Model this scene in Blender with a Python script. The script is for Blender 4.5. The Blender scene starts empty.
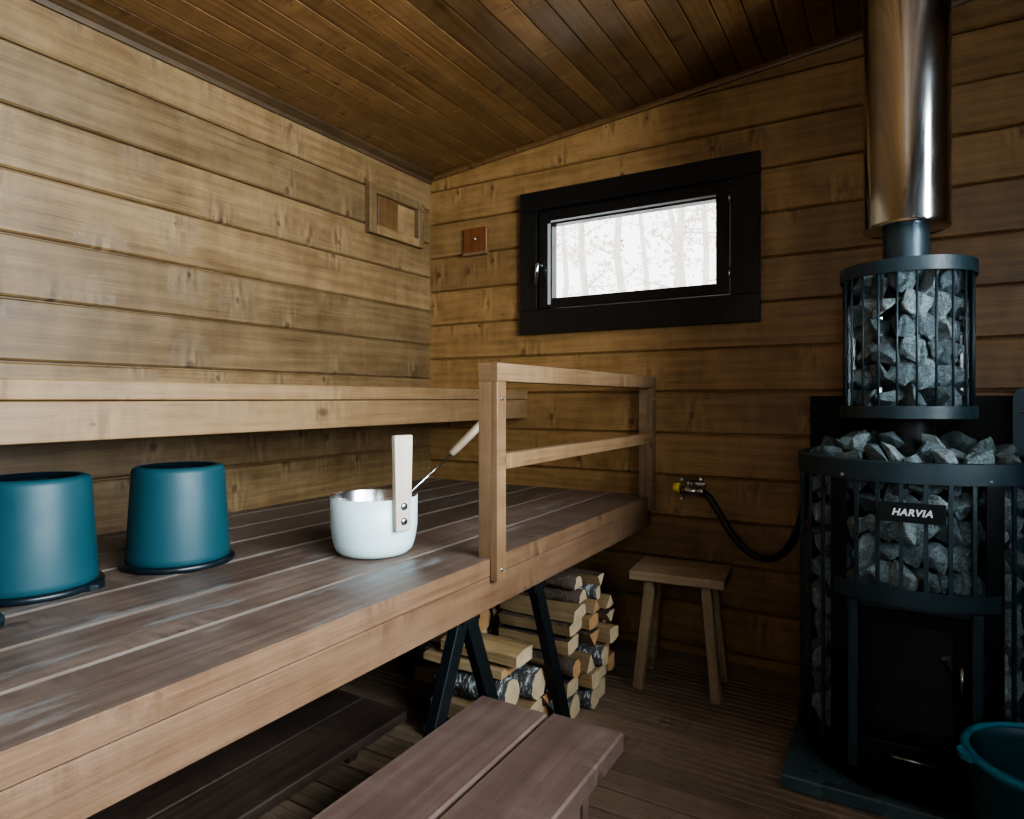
import bpy, bmesh, math, random
from mathutils import Vector, Matrix
R = random.Random(7)
PI = math.pi
scene = bpy.context.scene
COL = scene.collection

# ------------------------------------------------------------------ room figures (metres)
EYE = 1.09
XL, XR = -2.15, 0.95          # left / right wall faces
YB, YF = 2.754, -1.35         # back wall face / wall behind the camera
CZ0, CSL = 2.275, 0.095       # ceiling height at the left wall and its slope
def ceil_z(x): return CZ0 + CSL*(x-XL)

# ------------------------------------------------------------------ materials
def new_mat(name):
    m = bpy.data.materials.new(name); m.use_nodes = True
    nt = m.node_tree
    b = nt.nodes['Principled BSDF']
    return m, nt, b
class N:
    """small node-graph writer"""
    def __init__(s, nt): s.nt = nt
    def node(s, t, **kw):
        n = s.nt.nodes.new(t)
        for k, v in kw.items(): setattr(n, k, v)
        return n
    def put(s, sock, v):
        if hasattr(v, 'is_linked') or isinstance(v, bpy.types.NodeSocket): s.nt.links.new(v, sock)
        else: sock.default_value = v
    def math(s, op, a, b=0.0, c=0.0, clamp=False):
        n = s.node('ShaderNodeMath', operation=op, use_clamp=clamp)
        s.put(n.inputs[0], a); s.put(n.inputs[1], b); s.put(n.inputs[2], c)
        return n.outputs[0]
    def vec(s, x, y, z=0.0):
        n = s.node('ShaderNodeCombineXYZ')
        for i, v in enumerate((x, y, z)): s.put(n.inputs[i], v)
        return n.outputs[0]
    def noise(s, v, scale=1.0, detail=3.0, rough=0.5, dist=0.0):
        n = s.node('ShaderNodeTexNoise')
        if v is not None: s.put(n.inputs['Vector'], v)
        n.inputs['Scale'].default_value = scale; n.inputs['Detail'].default_value = detail
        n.inputs['Roughness'].default_value = rough; n.inputs['Distortion'].default_value = dist
        return n.outputs['Fac']
    def rng(s, v, a, b, c=0.0, d=1.0, smooth=False):
        n = s.node('ShaderNodeMapRange')
        if smooth: n.interpolation_type = 'SMOOTHSTEP'
        s.put(n.inputs[0], v)
        for i, q in enumerate((a, b, c, d)): s.put(n.inputs[i+1], q)
        return n.outputs[0]
    def mix(s, f, a, b, mode='MIX'):
        n = s.node('ShaderNodeMix', data_type='RGBA', blend_type=mode)
        s.put(n.inputs[0], f)
        s.put(n.inputs[6], a if not isinstance(a, tuple) else (*a, 1)); s.put(n.inputs[7], b if not isinstance(b, tuple) else (*b, 1))
        return n.outputs[2]
    def bump(s, h, strength=0.2, dist=0.002):
        n = s.node('ShaderNodeBump'); n.inputs['Strength'].default_value = strength
        n.inputs['Distance'].default_value = dist; s.put(n.inputs['Height'], h)
        return n.outputs[0]

def wood(name, dark, mid, light, knot, rough=0.45, kx=2.4, ky=6.5, var=0.35, band=26.0, worn=0.0,
         worn_col=(0.3, 0.29, 0.28), bumpy=0.25, knotamt=1.0, spec=0.5):
    m, nt, b = new_mat(name); g = N(nt)
    uvn = g.node('ShaderNodeUVMap', uv_map='UVMap')
    sp = g.node('ShaderNodeSeparateXYZ'); nt.links.new(uvn.outputs[0], sp.inputs[0])
    u, v = sp.outputs[0], sp.outputs[1]
    at = g.node('ShaderNodeAttribute', attribute_name='rnd'); rnd = at.outputs['Fac']
    wob = g.noise(g.vec(g.math('MULTIPLY', u, 0.45), g.math('MULTIPLY', v, 4.0)), 1.0, 1.0)
    # knots
    vo = g.node('ShaderNodeTexVoronoi', voronoi_dimensions='2D', feature='F1')
    g.put(vo.inputs['Vector'], g.vec(g.math('MULTIPLY', u, kx), g.math('MULTIPLY', v, ky)))
    vo.inputs['Scale'].default_value = 1.0
    dk = vo.outputs['Distance']
    cs = g.node('ShaderNodeSeparateColor'); nt.links.new(vo.outputs['Color'], cs.inputs[0])
    gate = g.math('GREATER_THAN', cs.outputs[0], 1.0-0.72*knotamt)
    size = g.math('MULTIPLY_ADD', cs.outputs[1], 0.065, 0.02)
    dj = g.math('MULTIPLY_ADD', g.noise(g.vec(g.math('MULTIPLY', u, 30), g.math('MULTIPLY', v, 50)), 1.0, 2.0), 0.05, g.math('SUBTRACT', dk, 0.025))
    k = g.math('MULTIPLY', g.rng(dj, size, g.math('MULTIPLY', size, 0.45), 0, 1, True), gate)
    dh = g.math('MULTIPLY_ADD', g.noise(g.vec(g.math('MULTIPLY', u, 11), g.math('MULTIPLY', v, 9)), 1.0, 3.0), 0.34, g.math('SUBTRACT', dk, 0.17))
    halo = g.math('MULTIPLY', g.rng(dh, 0.40, 0.02, 0, 1, True), gate)
    # grain lines bending round the knots
    lin = g.math('MULTIPLY', g.math('MULTIPLY_ADD', wob, 0.10, v), band)
    rad = g.math('MULTIPLY', dk, 7.0)
    mx = g.node('ShaderNodeMix', data_type='FLOAT'); g.put(mx.inputs[0], halo); g.put(mx.inputs[2], lin); g.put(mx.inputs[3], rad)
    gr = mx.outputs[0]
    s1 = g.math('SINE', g.math('MULTIPLY', g.math('MULTIPLY_ADD', wob, 1.2, gr), 6.283))
    s1 = g.math('MULTIPLY_ADD', s1, 0.5, 0.5)
    fine = g.noise(g.vec(g.math('MULTIPLY', u, 4.0), g.math('MULTIPLY', v, 230.0), rnd), 1.0, 4.0, 0.6)
    blotch = g.noise(g.vec(g.math('MULTIPLY', u, 2.6), g.math('MULTIPLY', v, 6.5), 3.0), 1.0, 4.0)
    t = g.math('ADD', g.math('MULTIPLY', s1, 0.07), g.math('MULTIPLY', fine, 0.45))
    t = g.math('ADD', t, g.math('MULTIPLY', blotch, 0.40))
    chat = g.noise(g.vec(g.math('MULTIPLY', u, 14.0), g.math('MULTIPLY', v, 5.0), 21.0), 1.0, 3.0, 0.6)
    t = g.math('ADD', t, g.math('MULTIPLY', chat, 0.30))
    t = g.rng(t, 0.42, 0.80)
    c = g.mix(g.rng(t, 0.0, 0.5), dark, mid)
    c = g.mix(g.rng(t, 0.5, 1.0), c, light)
    fl = g.noise(g.vec(g.math('MULTIPLY', u, 48.0), g.math('MULTIPLY', v, 9.0), 9.0), 1.0, 3.0)
    c = g.mix(g.math('MULTIPLY', halo, g.rng(fl, 0.45, 0.66, 0, 0.8, True)), c, light)
    c = g.mix(g.math('MULTIPLY', halo, g.rng(fl, 0.5, 0.34, 0, 0.75, True)), c, dark)
    c = g.mix(g.math('MULTIPLY', k, 0.62), c, knot)
    br = g.math('MULTIPLY_ADD', rnd, var, 1.0-var*0.5)
    c = g.mix(1.0, c, g.vec(br, br, br), 'MULTIPLY')
    if worn > 0:
        wn = g.noise(g.vec(g.math('MULTIPLY', u, 2.6), g.math('MULTIPLY', v, 11.0), 7.0), 1.0, 5.0, 0.6)
        c = g.mix(g.rng(wn, 0.56, 0.68, 0, worn, True), c, worn_col)
    nt.links.new(c, b.inputs['Base Color'])
    nt.links.new(g.rng(g.math('ADD', blotch, g.math('MULTIPLY', fine, 0.5)), 0.4, 1.1, rough-0.1, rough+0.15), b.inputs['Roughness'])
    b.inputs['Specular IOR Level'].default_value = spec
    h = g.math('ADD', g.math('MULTIPLY', fine, 0.7), g.math('MULTIPLY', s1, 0.3))
    nt.links.new(g.bump(h, bumpy, 0.0015), b.inputs['Normal'])
    return m

def plain(name, col, rough=0.5, metal=0.0, spec=0.5, noise=0.0, nscale=20.0, bump=0.0, coat=0.0):
    m, nt, b = new_mat(name); g = N(nt)
    b.inputs['Roughness'].default_value = rough; b.inputs['Metallic'].default_value = metal
    b.inputs['Specular IOR Level'].default_value = spec; b.inputs['Coat Weight'].default_value = coat
    b.inputs['Base Color'].default_value = (*col, 1)
    tc = g.node('ShaderNodeTexCoord')
    f = g.noise(tc.outputs['Object'], nscale, 4.0)
    lo = tuple(x*(1-noise) for x in col); hi = tuple(min(1, x*(1+noise)) for x in col)
    nt.links.new(g.mix(f, lo, hi), b.inputs['Base Color'])
    nt.links.new(g.rng(f, 0.3, 0.7, max(0.02, rough-0.06), rough+0.06), b.inputs['Roughness'])
    if bump: nt.links.new(g.bump(f, bump, 0.003), b.inputs['Normal'])
    return m

def rock(name, a, bcol):
    m, nt, b = new_mat(name); g = N(nt)
    tc = g.node('ShaderNodeTexCoord')
    f1 = g.noise(tc.outputs['Object'], 2.2, 6.0, 0.68, 0.5)
    f2 = g.noise(tc.outputs['Object'], 12.0, 4.0, 0.65)
    c = g.mix(g.rng(f1, 0.32, 0.7), a, bcol)
    c = g.mix(g.rng(f2, 0.36, 0.55, 0.7, 0.0), c, tuple(x*0.35 for x in a))
    c = g.mix(g.rng(f2, 0.6, 0.75, 0, 0.6), c, tuple(min(1, x*1.8) for x in bcol))
    nt.links.new(c, b.inputs['Base Color'])
    b.inputs['Roughness'].default_value = 0.62
    h = g.math('ADD', f1, g.math('MULTIPLY', f2, 0.35))
    nt.links.new(g.bump(h, 1.0, 0.012), b.inputs['Normal'])
    return m

def bark(name, base, fleck, amount):
    m, nt, b = new_mat(name); g = N(nt)
    tc = g.node('ShaderNodeTexCoord')
    mp = g.node('ShaderNodeMapping'); nt.links.new(tc.outputs['Object'], mp.inputs[0]); mp.inputs['Scale'].default_value = (1.0, 0.45, 0.45)
    f1 = g.noise(mp.outputs[0], 75.0, 5.0, 0.7, 0.8)
    f2 = g.noise(tc.outputs['Object'], 90.0, 3.0)
    c = g.mix(g.rng(f1, 0.62-amount*0.25, 0.70-amount*0.2, 0, 1, True), base, fleck)
    c = g.mix(g.rng(f2, 0.4, 0.6, 0.5, 0), c, tuple(x*0.5 for x in base))
    nt.links.new(c, b.inputs['Base Color']); b.inputs['Roughness'].default_value = 0.8
    nt.links.new(g.bump(g.math('ADD', f1, f2), 0.8, 0.004), b.inputs['Normal'])
    return m

def endgrain(name, col):
    m, nt, b = new_mat(name); g = N(nt)
    uvn = g.node('ShaderNodeUVMap', uv_map='UVMap')
    sp = g.node('ShaderNodeSeparateXYZ'); nt.links.new(uvn.outputs[0], sp.inputs[0])
    d = g.math('SQRT', g.math('ADD', g.math('POWER', sp.outputs[0], 2.0), g.math('POWER', sp.outputs[1], 2.0)))
    w = g.noise(uvn.outputs[0], 30.0, 3.0)
    s = g.math('SINE', g.math('ADD', g.math('MULTIPLY', d, 900.0), g.math('MULTIPLY', w, 6.0)))
    c = g.mix(g.rng(s, -1, 1, 0, 0.35), col, tuple(x*0.55 for x in col))
    c = g.mix(g.rng(w, 0.5, 0.75, 0, 0.5), c, tuple(x*0.5 for x in col))
    nt.links.new(c, b.inputs['Base Color']); b.inputs['Roughness'].default_value = 0.75
    return m

def glass(name, tint=(0.97, 0.99, 1.0)):
    m = bpy.data.materials.new(name); m.use_nodes = True; nt = m.node_tree; nt.nodes.clear(); g = N(nt)
    out = g.node('ShaderNodeOutputMaterial')
    tr = g.node('ShaderNodeBsdfTransparent'); tr.inputs[0].default_value = (*tint, 1)
    gl = g.node('ShaderNodeBsdfGlossy'); gl.inputs['Roughness'].default_value = 0.02
    fr = g.node('ShaderNodeFresnel'); fr.inputs['IOR'].default_value = 1.45
    mx = g.node('ShaderNodeMixShader')
    nt.links.new(fr.outputs[0], mx.inputs[0]); nt.links.new(tr.outputs[0], mx.inputs[1]); nt.links.new(gl.outputs[0], mx.inputs[2])
    nt.links.new(mx.outputs[0], out.inputs[0])
    return m

M = {}
WALL = dict(kx=4.6, ky=3.4, band=22)
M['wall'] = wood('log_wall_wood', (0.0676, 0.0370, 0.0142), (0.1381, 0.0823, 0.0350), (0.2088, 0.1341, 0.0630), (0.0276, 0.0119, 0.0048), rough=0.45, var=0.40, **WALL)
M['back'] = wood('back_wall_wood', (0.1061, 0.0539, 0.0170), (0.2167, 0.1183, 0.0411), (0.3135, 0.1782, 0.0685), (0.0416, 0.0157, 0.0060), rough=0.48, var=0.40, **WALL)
M['ceil'] = wood('ceiling_wood', (0.0510, 0.0229, 0.0076), (0.1148, 0.0561, 0.0187), (0.1785, 0.0935, 0.0323), (0.0153, 0.0059, 0.0034), rough=0.42, kx=5.5, ky=7.0, var=0.8, band=30)
M['bench'] = wood('bench_edge_wood', (0.0866, 0.0441, 0.0225), (0.1357, 0.0750, 0.0412), (0.1790, 0.1071, 0.0625), (0.0404, 0.0166, 0.0087), rough=0.5, kx=3.0, ky=5.0, var=0.15, band=30)
M['benchtop'] = wood('bench_top_wood', (0.0577, 0.0378, 0.0298), (0.1045, 0.0716, 0.0567), (0.1641, 0.1174, 0.0935), (0.0248, 0.0119, 0.0080), rough=0.40, kx=2.6, ky=4.5, var=0.35, band=26, worn=0.85, worn_col=(0.20, 0.20, 0.20))
M['litwornedge'] = wood('lit_worn_edge_wood', (0.0795, 0.0586, 0.0451), (0.1192, 0.0947, 0.0795), (0.1510, 0.1261, 0.1113), (0.0398, 0.0225, 0.0159), rough=0.4, knotamt=0, var=0.1)  # worn plank edges, made paler to paint in the lit edge lines
M['upper'] = wood('upper_bench_wood', (0.1071, 0.0590, 0.0247), (0.1674, 0.0991, 0.0456), (0.2210, 0.1373, 0.0670), (0.0402, 0.0161, 0.0073), rough=0.5, kx=3.0, ky=5.0, var=0.15, band=30)
M['rail'] = wood('rail_wood', (0.1062, 0.0578, 0.0272), (0.1700, 0.0986, 0.0493), (0.2380, 0.1445, 0.0782), (0.0510, 0.0204, 0.0102), rough=0.5, kx=3.0, ky=5.0, var=0.3, band=34)
M['step'] = wood('step_wood', (0.072, 0.042, 0.034), (0.118, 0.074, 0.060), (0.17, 0.115, 0.095), (0.03, 0.012, 0.008), rough=0.42, kx=3.0, ky=4.0, var=0.2, band=22, worn=0.4, worn_col=(0.20, 0.15, 0.135), knotamt=0.6)
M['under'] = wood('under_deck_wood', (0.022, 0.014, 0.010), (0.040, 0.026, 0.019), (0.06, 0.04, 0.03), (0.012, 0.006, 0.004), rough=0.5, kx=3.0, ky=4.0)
M['trim'] = wood('trim_wood', (0.028, 0.014, 0.006), (0.05, 0.027, 0.011), (0.075, 0.042, 0.018), (0.012, 0.006, 0.003), rough=0.5, knotamt=0.2)
M['floor'] = wood('floor_wood', (0.0978, 0.0644, 0.0437), (0.1610, 0.1104, 0.0736), (0.2300, 0.1633, 0.1127), (0.0460, 0.0253, 0.0161), rough=0.5, kx=2.0, ky=5.0, var=0.45, band=60, worn=0.3, worn_col=(0.22, 0.18, 0.14))
M['stool'] = wood('stool_wood', (0.14, 0.092, 0.050), (0.22, 0.152, 0.085), (0.30, 0.215, 0.13), (0.08, 0.04, 0.02), rough=0.5, var=0.2)
M['pale'] = wood('pale_birch_wood', (0.3360, 0.2720, 0.2080), (0.4480, 0.3840, 0.3120), (0.5280, 0.4720, 0.4000), (0.2400, 0.1600, 0.0960), rough=0.55, knotamt=0.0, var=0.1)
M['ladlewood'] = wood('ladle_wood', (0.2550, 0.1875, 0.1200), (0.3450, 0.2625, 0.1800), (0.4200, 0.3300, 0.2400), (0.2250, 0.1500, 0.0900), rough=0.5, knotamt=0.0, var=0.1)
M['split'] = wood('split_wood', (0.1461, 0.0843, 0.0341), (0.2213, 0.1433, 0.0683), (0.2833, 0.2024, 0.1138), (0.0885, 0.0379, 0.0152), rough=0.7, knotamt=0.2, var=0.75, band=60, bumpy=0.6)
M['sensorwood'] = wood('sensor_wood', (0.0770, 0.0245, 0.0067), (0.1309, 0.0420, 0.0112), (0.1848, 0.0700, 0.0224), (0.0385, 0.0140, 0.0056), rough=0.4, knotamt=0.0, var=0.1)
M['end'] = endgrain('log_end_wood', (0.46, 0.345, 0.215))
M['endor'] = endgrain('log_end_orange_wood', (0.42, 0.23, 0.10))
M['birch'] = bark('birch_bark', (0.035, 0.032, 0.030), (0.48, 0.50, 0.50), 0.45)
M['darkbark'] = bark('dark_bark', (0.045, 0.028, 0.018), (0.16, 0.10, 0.06), 0.3)
M['black'] = plain('black_paint', (0.006, 0.006, 0.0065), 0.35, noise=0.2)
M['stove'] = plain('stove_steel', (0.010, 0.027, 0.036), 0.45, 0.0, 0.5, 0.15, 60, 0.03)
M['stovedark'] = plain('stove_body_steel', (0.005, 0.006, 0.007), 0.5, 0.0, 0.25, 0.2, 40)
M['shield'] = plain('shield_steel', (0.030, 0.080, 0.108), 0.4, 0.0, 0.6, 0.15, 40, 0.02)
M['shieldback'] = plain('shield_back_steel', (0.007, 0.007, 0.008), 0.6, 0.0, 0.2, 0.15, 40)
M['chrome'] = plain('stainless_steel', (0.60, 0.62, 0.64), 0.12, 1.0, 0.5, 0.01, 3)
M['brushed'] = plain('brushed_steel', (0.60, 0.61, 0.61), 0.25, 1.0, 0.5, 0.03, 20)
M['litreveal'] = plain('lit_reveal_paint', (0.45, 0.46, 0.46), 0.3)  # pale tone standing in for light on the black sash reveal
M['tealrim'] = plain('teal_rim_plastic', (0.012, 0.15, 0.215), 0.35, 0, 0.5, 0.05, 12)
M['pipe'] = plain('flue_steel', (0.06, 0.09, 0.105), 0.40, 0.7, 0.5, 0.12, 30)
M['bolt'] = plain('bolt_steel', (0.35, 0.40, 0.43), 0.3, 1.0)
M['teal'] = plain('teal_plastic', (0.009, 0.046, 0.060), 0.5, 0, 0.35, 0.08, 12)
M['tealblack'] = plain('wet_dark_plastic', (0.003, 0.008, 0.012), 0.32, 0, 0.4, 0.1, 12)
M['white'] = plain('white_enamel', (0.56, 0.70, 0.73), 0.38, 0, 0.5, 0.02, 12)
M['hose'] = plain('black_rubber', (0.008, 0.008, 0.009), 0.5)
M['yellow'] = plain('yellow_plastic', (0.75, 0.58, 0.02), 0.4)
M['brass'] = plain('plated_brass', (0.55, 0.56, 0.56), 0.2, 1.0)
M['slab'] = plain('hearth_stone', (0.040, 0.075, 0.088), 0.28, 0, 0.6, 0.3, 9)
M['trestle'] = plain('trestle_paint', (0.004, 0.006, 0.007), 0.55, 0, 0.2, 0.2, 30)
M['letter'] = plain('letter_metal', (0.75, 0.78, 0.78), 0.4, 0.3)
M['rock'] = [rock('grey_stone', (0.105, 0.155, 0.172), (0.31, 0.40, 0.425)), rock('dark_stone', (0.068, 0.102, 0.116), (0.20, 0.27, 0.292)), rock('pale_stone', (0.165, 0.22, 0.24), (0.44, 0.53, 0.55))]
M['glass'] = glass('clear_glass')
M['doorglass'] = plain('stove_glass', (0.008, 0.008, 0.009), 0.08, 0, 0.5)
M['snow'] = plain('snow', (0.85, 0.85, 0.86), 0.8, noise=0.05, nscale=3)
M['treebark'] = plain('tree_bark', (0.62, 0.56, 0.52), 0.9, noise=0.3, nscale=8)
M['twig'] = plain('twig_leaf', (0.64, 0.57, 0.50), 0.9, noise=0.3, nscale=4)
M['dark'] = plain('dark_gap', (0.01, 0.008, 0.006), 0.8)

# ------------------------------------------------------------------ mesh builder
class MB:
    def __init__(s): s.v = []; s.f = []; s.uv = []; s.m = []; s.r = []; s.sm = []
    def face(s, idx, uv=None, mat=0, rnd=0.5, smooth=False):
        s.f.append(tuple(idx)); s.uv.append(uv or [(0, 0)]*len(idx)); s.m.append(mat); s.r.append(rnd); s.sm.append(smooth)
    def poly(s, pts, uv=None, mat=0, rnd=0.5, smooth=False):
        i0 = len(s.v); s.v += [tuple(p) for p in pts]
        s.face(range(i0, i0+len(pts)), uv, mat, rnd, smooth)
    def prism(s, prof, axis, a0, a1, mat=0, endmat=None, T=None, rnd=None):
        """prof: closed list of 2-D points in the two axes other than AXIS; extruded a0..a1; grain runs along AXIS"""
        rnd = R.random() if rnd is None else rnd
        ou, ov = R.uniform(0, 60), R.uniform(0, 60)
        n = len(prof)
        def P(p, a):
            q = {'x': (a, p[0], p[1]), 'y': (p[0], a, p[1]), 'z': (p[0], p[1], a)}[axis]
            return tuple(T @ Vector(q)) if T else q
        ar = sum(prof[i][0]*prof[(i+1) % n][1]-prof[(i+1) % n][0]*prof[i][1] for i in range(n))
        if axis == 'y': ar = -ar
        if ar < 0: prof = prof[::-1]
        i0 = len(s.v)
        s.v += [P(p, a0) for p in prof]+[P(p, a1) for p in prof]
        acc = [0]
        for i in range(n): acc.append(acc[-1]+math.dist(prof[i], prof[(i+1) % n]))
        for i in range(n):
            j = (i+1) % n
            s.face((i0+i, i0+j, i0+n+j, i0+n+i), [(a0+ou, acc[i]+ov), (a0+ou, acc[i+1]+ov), (a1+ou, acc[i+1]+ov), (a1+ou, acc[i]+ov)], mat, rnd)
        em = mat if endmat is None else endmat
        uvp = [(p[0]*0.6+ou, p[1]+ov) for p in prof]
        s.face([i0+i for i in range(n)][::-1], uvp[::-1], em, rnd*0.7)
        s.face([i0+n+i for i in range(n)], uvp, em, rnd*0.7)
    def box(s, x0, x1, y0, y1, z0, z1, axis='x', mat=0, T=None, rnd=None, ch=0.0):
        d = {'x': (y0, y1, z0, z1, x0, x1), 'y': (x0, x1, z0, z1, y0, y1), 'z': (x0, x1, y0, y1, z0, z1)}[axis]
        a, b, c, e, l0, l1 = d
        if ch:
            pr = [(a+ch, c), (b-ch, c), (b, c+ch), (b, e-ch), (b-ch, e), (a+ch, e), (a, e-ch), (a, c+ch)]
        else:
            pr = [(a, c), (b, c), (b, e), (a, e)]
        s.prism(pr, axis, l0, l1, mat, None, T, rnd)
    def bar(s, p, q, w, h, mat=0, up=(0, 0, 1), ch=0.0):
        """a stick from p to q, section w (sideways) by h (along up)"""
        p, q = Vector(p), Vector(q); d = (q-p); L = d.length; d.normalize()
        x = Vector(up).cross(d); 
        if x.length < 1e-5: x = Vector((1, 0, 0)).cross(d)
        x.normalize(); y = d.cross(x)
        T = Matrix((x, y, d)).transposed().to_4x4(); T.translation = p
        s.box(-w/2, w/2, -h/2, h/2, 0, L, 'z', mat, T, ch=ch)
    def lathe(s, prof, c=(0, 0, 0), n=48, mat=0, a0=0.0, a1=2*PI, smooth=True, close=False):
        full = abs(a1-a0-2*PI) < 1e-6
        i0 = len(s.v); m = len(prof); k = n if full else n+1
        for i in range(k):
            a = a0+(a1-a0)*i/n
            for r, z in prof: s.v.append((c[0]+r*math.cos(a), c[1]+r*math.sin(a), c[2]+z))
        rr = m if close else m-1
        for i in range(n):
            j = (i+1) % k
            for q in range(rr):
                q2 = (q+1) % m
                s.face((i0+i*m+q, i0+j*m+q, i0+j*m+q2, i0+i*m+q2), [(i/n, q), ((i+1)/n, q), ((i+1)/n, q+1), (i/n, q+1)], mat, 0.5, smooth)
        if close and not full:
            s.face([i0+q for q in range(m)], None, mat); s.face([i0+n*m+q for q in range(m)][::-1], None, mat)
    def tube(s, pts, r, n=10, mat=0, caps=True):
        pts = [Vector(p) for p in pts]; i0 = len(s.v); K = len(pts)
        rad = r if isinstance(r, (list, tuple)) else [r]*K
        px = None; ou = R.uniform(0, 50); L = 0
        us = []
        for i, p in enumerate(pts):
            d = (pts[min(i+1, K-1)]-pts[max(i-1, 0)]).normalized()
            if px is None:
                px = d.cross(Vector((0, 0, 1)))
                if px.length < 1e-3: px = d.cross(Vector((1, 0, 0)))
            px = (px-d*px.dot(d)).normalized(); py = d.cross(px)
            if i: L += (pts[i]-pts[i-1]).length
            us.append(L+ou)
            for j in range(n):
                a = 2*PI*j/n
                s.v.append(tuple(p+rad[i]*(math.cos(a)*px+math.sin(a)*py)))
        for i in range(K-1):
            for j in range(n):
                k = (j+1) % n
                v0, v1 = j/n*0.1, (j+1)/n*0.1
                s.face((i0+i*n+j, i0+i*n+k, i0+(i+1)*n+k, i0+(i+1)*n+j), [(us[i], v0), (us[i], v1), (us[i+1], v1), (us[i+1], v0)], mat, 0.5, True)
        if caps:
            s.face([i0+j for j in range(n)][::-1], None, mat); s.face([i0+(K-1)*n+j for j in range(n)], None, mat)
    def build(s, name, mats, parent=None, bevel=0.0, fix=False):
        off = Vector(parent.location) if parent is not None else Vector((0, 0, 0))
        p = parent
        while p is not None and p.parent is not None:
            p = p.parent; off = off+Vector(p.location)
        me = bpy.data.meshes.new(name)
        me.from_pydata([tuple(Vector(v)-off) for v in s.v], [], s.f)
        uvl = me.uv_layers.new(name='UVMap')
        flat = [c for f in s.uv for q in f for c in q]
        uvl.data.foreach_set('uv', flat)
        at = me.attributes.new('rnd', 'FLOAT', 'FACE'); at.data.foreach_set('value', s.r)
        if not isinstance(mats, (list, tuple)): mats = [mats]
        for m in mats: me.materials.append(m)
        me.polygons.foreach_set('material_index', s.m); me.polygons.foreach_set('use_smooth', s.sm)
        me.update()
        if fix:
            bm = bmesh.new(); bm.from_mesh(me); bmesh.ops.recalc_face_normals(bm, faces=bm.faces[:]); bm.to_mesh(me); bm.free()
        o = bpy.data.objects.new(name, me); COL.objects.link(o)
        if parent is not None: o.parent = parent
        if bevel:
            md = o.modifiers.new('bevel', 'BEVEL'); md.width = bevel; md.segments = 2; md.limit_method = 'ANGLE'; md.angle_limit = 0.7
        return o
def thing(name, label, cat, loc=(0, 0, 0), group=None):
    o = bpy.data.objects.new(name, None); COL.objects.link(o); o.location = loc; o.empty_display_size = 0.05
    return tag(o, label, cat, group)
def tag(o, label, cat, group=None, kind=None):
    o['label'] = label; o['category'] = cat
    if group: o['group'] = group
    if kind: o['kind'] = kind
    return o
def struct(o, label=None, cat=None):
    o['kind'] = 'structure'
    if label: o['label'] = label
    if cat: o['category'] = cat
    return o
ORD = ['first', 'second', 'third', 'fourth', 'fifth', 'sixth', 'seventh', 'eighth', 'ninth', 'tenth', 'eleventh', 'twelfth']

# ------------------------------------------------------------------ the setting: log walls
def log_profile(z0, z1, th=0.09, sgn=1):
    """(depth into the wall, z)"""
    return [(th, z0), (.018, z0), (.018, z0+.003), (.006, z0+.003), (0, z0+.009), (0, z1-.008), (.006, z1-.003), (.018, z1-.003), (.018, z1), (th, z1)]
def log_wall(name, axis, face, sgn, a0, a1, zlines, mat, hole=None, label=None):
    """axis: direction the logs run; face: coordinate of the wall face; sgn: which way the wall body lies"""
    mb = MB()
    def piece(b0, b1, z0, z1):
        if z1-z0 < 0.02 or b1-b0 < 0.005: return
        pr = [(face+sgn*d, z) for d, z in log_profile(z0, z1)]
        mb.prism(pr, axis, b0, b1)
    for z0, z1 in zip(zlines[:-1], zlines[1:]):
        if hole and z1 > hole[2]+.001 and z0 < hole[3]-.001:
            piece(a0, hole[0], z0, z1); piece(hole[1], a1, z0, z1)
            if z0 < hole[2]: piece(hole[0], hole[1], z0, hole[2])
            if z1 > hole[3]: piece(hole[0], hole[1], hole[3], z1)
        else: piece(a0, a1, z0, z1)
    return struct(mb.build(name, mat, fix=True), label, 'wall')
zl_left = [EYE+.107+.1814*k for k in range(-8, 9)]; zl_left[0] = -0.05
zl_back = [EYE+.0295+.1803*k for k in range(-7, 10)]; zl_back[0] = -0.05
# window opening and the door opening
WX0, WX1, WZ0, WZ1 = -1.500, -0.560, 1.500, 2.010     # inside the trim boards
DY0, DY1, DZ0, DZ1 = -0.60, 1.72, 1.00, 2.40
FX0, FX1, FZ0, FZ1 = -0.10, 0.66, 0.85, 2.05  # opening added for the unseen rear fill window
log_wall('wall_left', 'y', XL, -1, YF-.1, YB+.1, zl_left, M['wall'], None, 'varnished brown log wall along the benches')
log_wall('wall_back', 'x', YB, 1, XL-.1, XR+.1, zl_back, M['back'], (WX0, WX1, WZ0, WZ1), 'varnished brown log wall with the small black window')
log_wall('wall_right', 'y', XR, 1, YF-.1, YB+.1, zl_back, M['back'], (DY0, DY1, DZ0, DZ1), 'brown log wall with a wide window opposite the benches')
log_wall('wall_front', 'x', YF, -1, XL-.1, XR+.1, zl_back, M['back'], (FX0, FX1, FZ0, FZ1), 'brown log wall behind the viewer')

# ceiling of tongue and groove boards running towards the back wall, rising to the right
mb = MB()
ang = math.atan(CSL); T = Matrix.Translation((XL-.06, 0, CZ0-.06*CSL)) @ Matrix.Rotation(-ang, 4, 'Y')
w = 0.0885; n = int((XR-XL+.2)/w)+1
for i in range(n):
    a, b = i*w, (i+1)*w
    pr = [(a, .03), (a, .009), (a+.0034, .009), (a+.0034, .002), (a+.0052, 0), (b-.0028, 0), (b-.0012, .002), (b-.0012, .009), (b, .009), (b, .03)]
    mb.prism(pr, 'y', YF-.1, YB+.1, T=T)
struct(mb.build('ceiling', M['ceil'], fix=True), 'sloping dark brown board ceiling', 'ceiling')
mb = MB(); mb.box(XL-.3, XR+.3, YF-.3, YB+.3, 0, .04, T=T @ Matrix.Translation((0, 0, .031)))
struct(mb.build('roof', M['dark'], fix=True), 'dark roof deck above the ceiling boards', 'roof')
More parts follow.
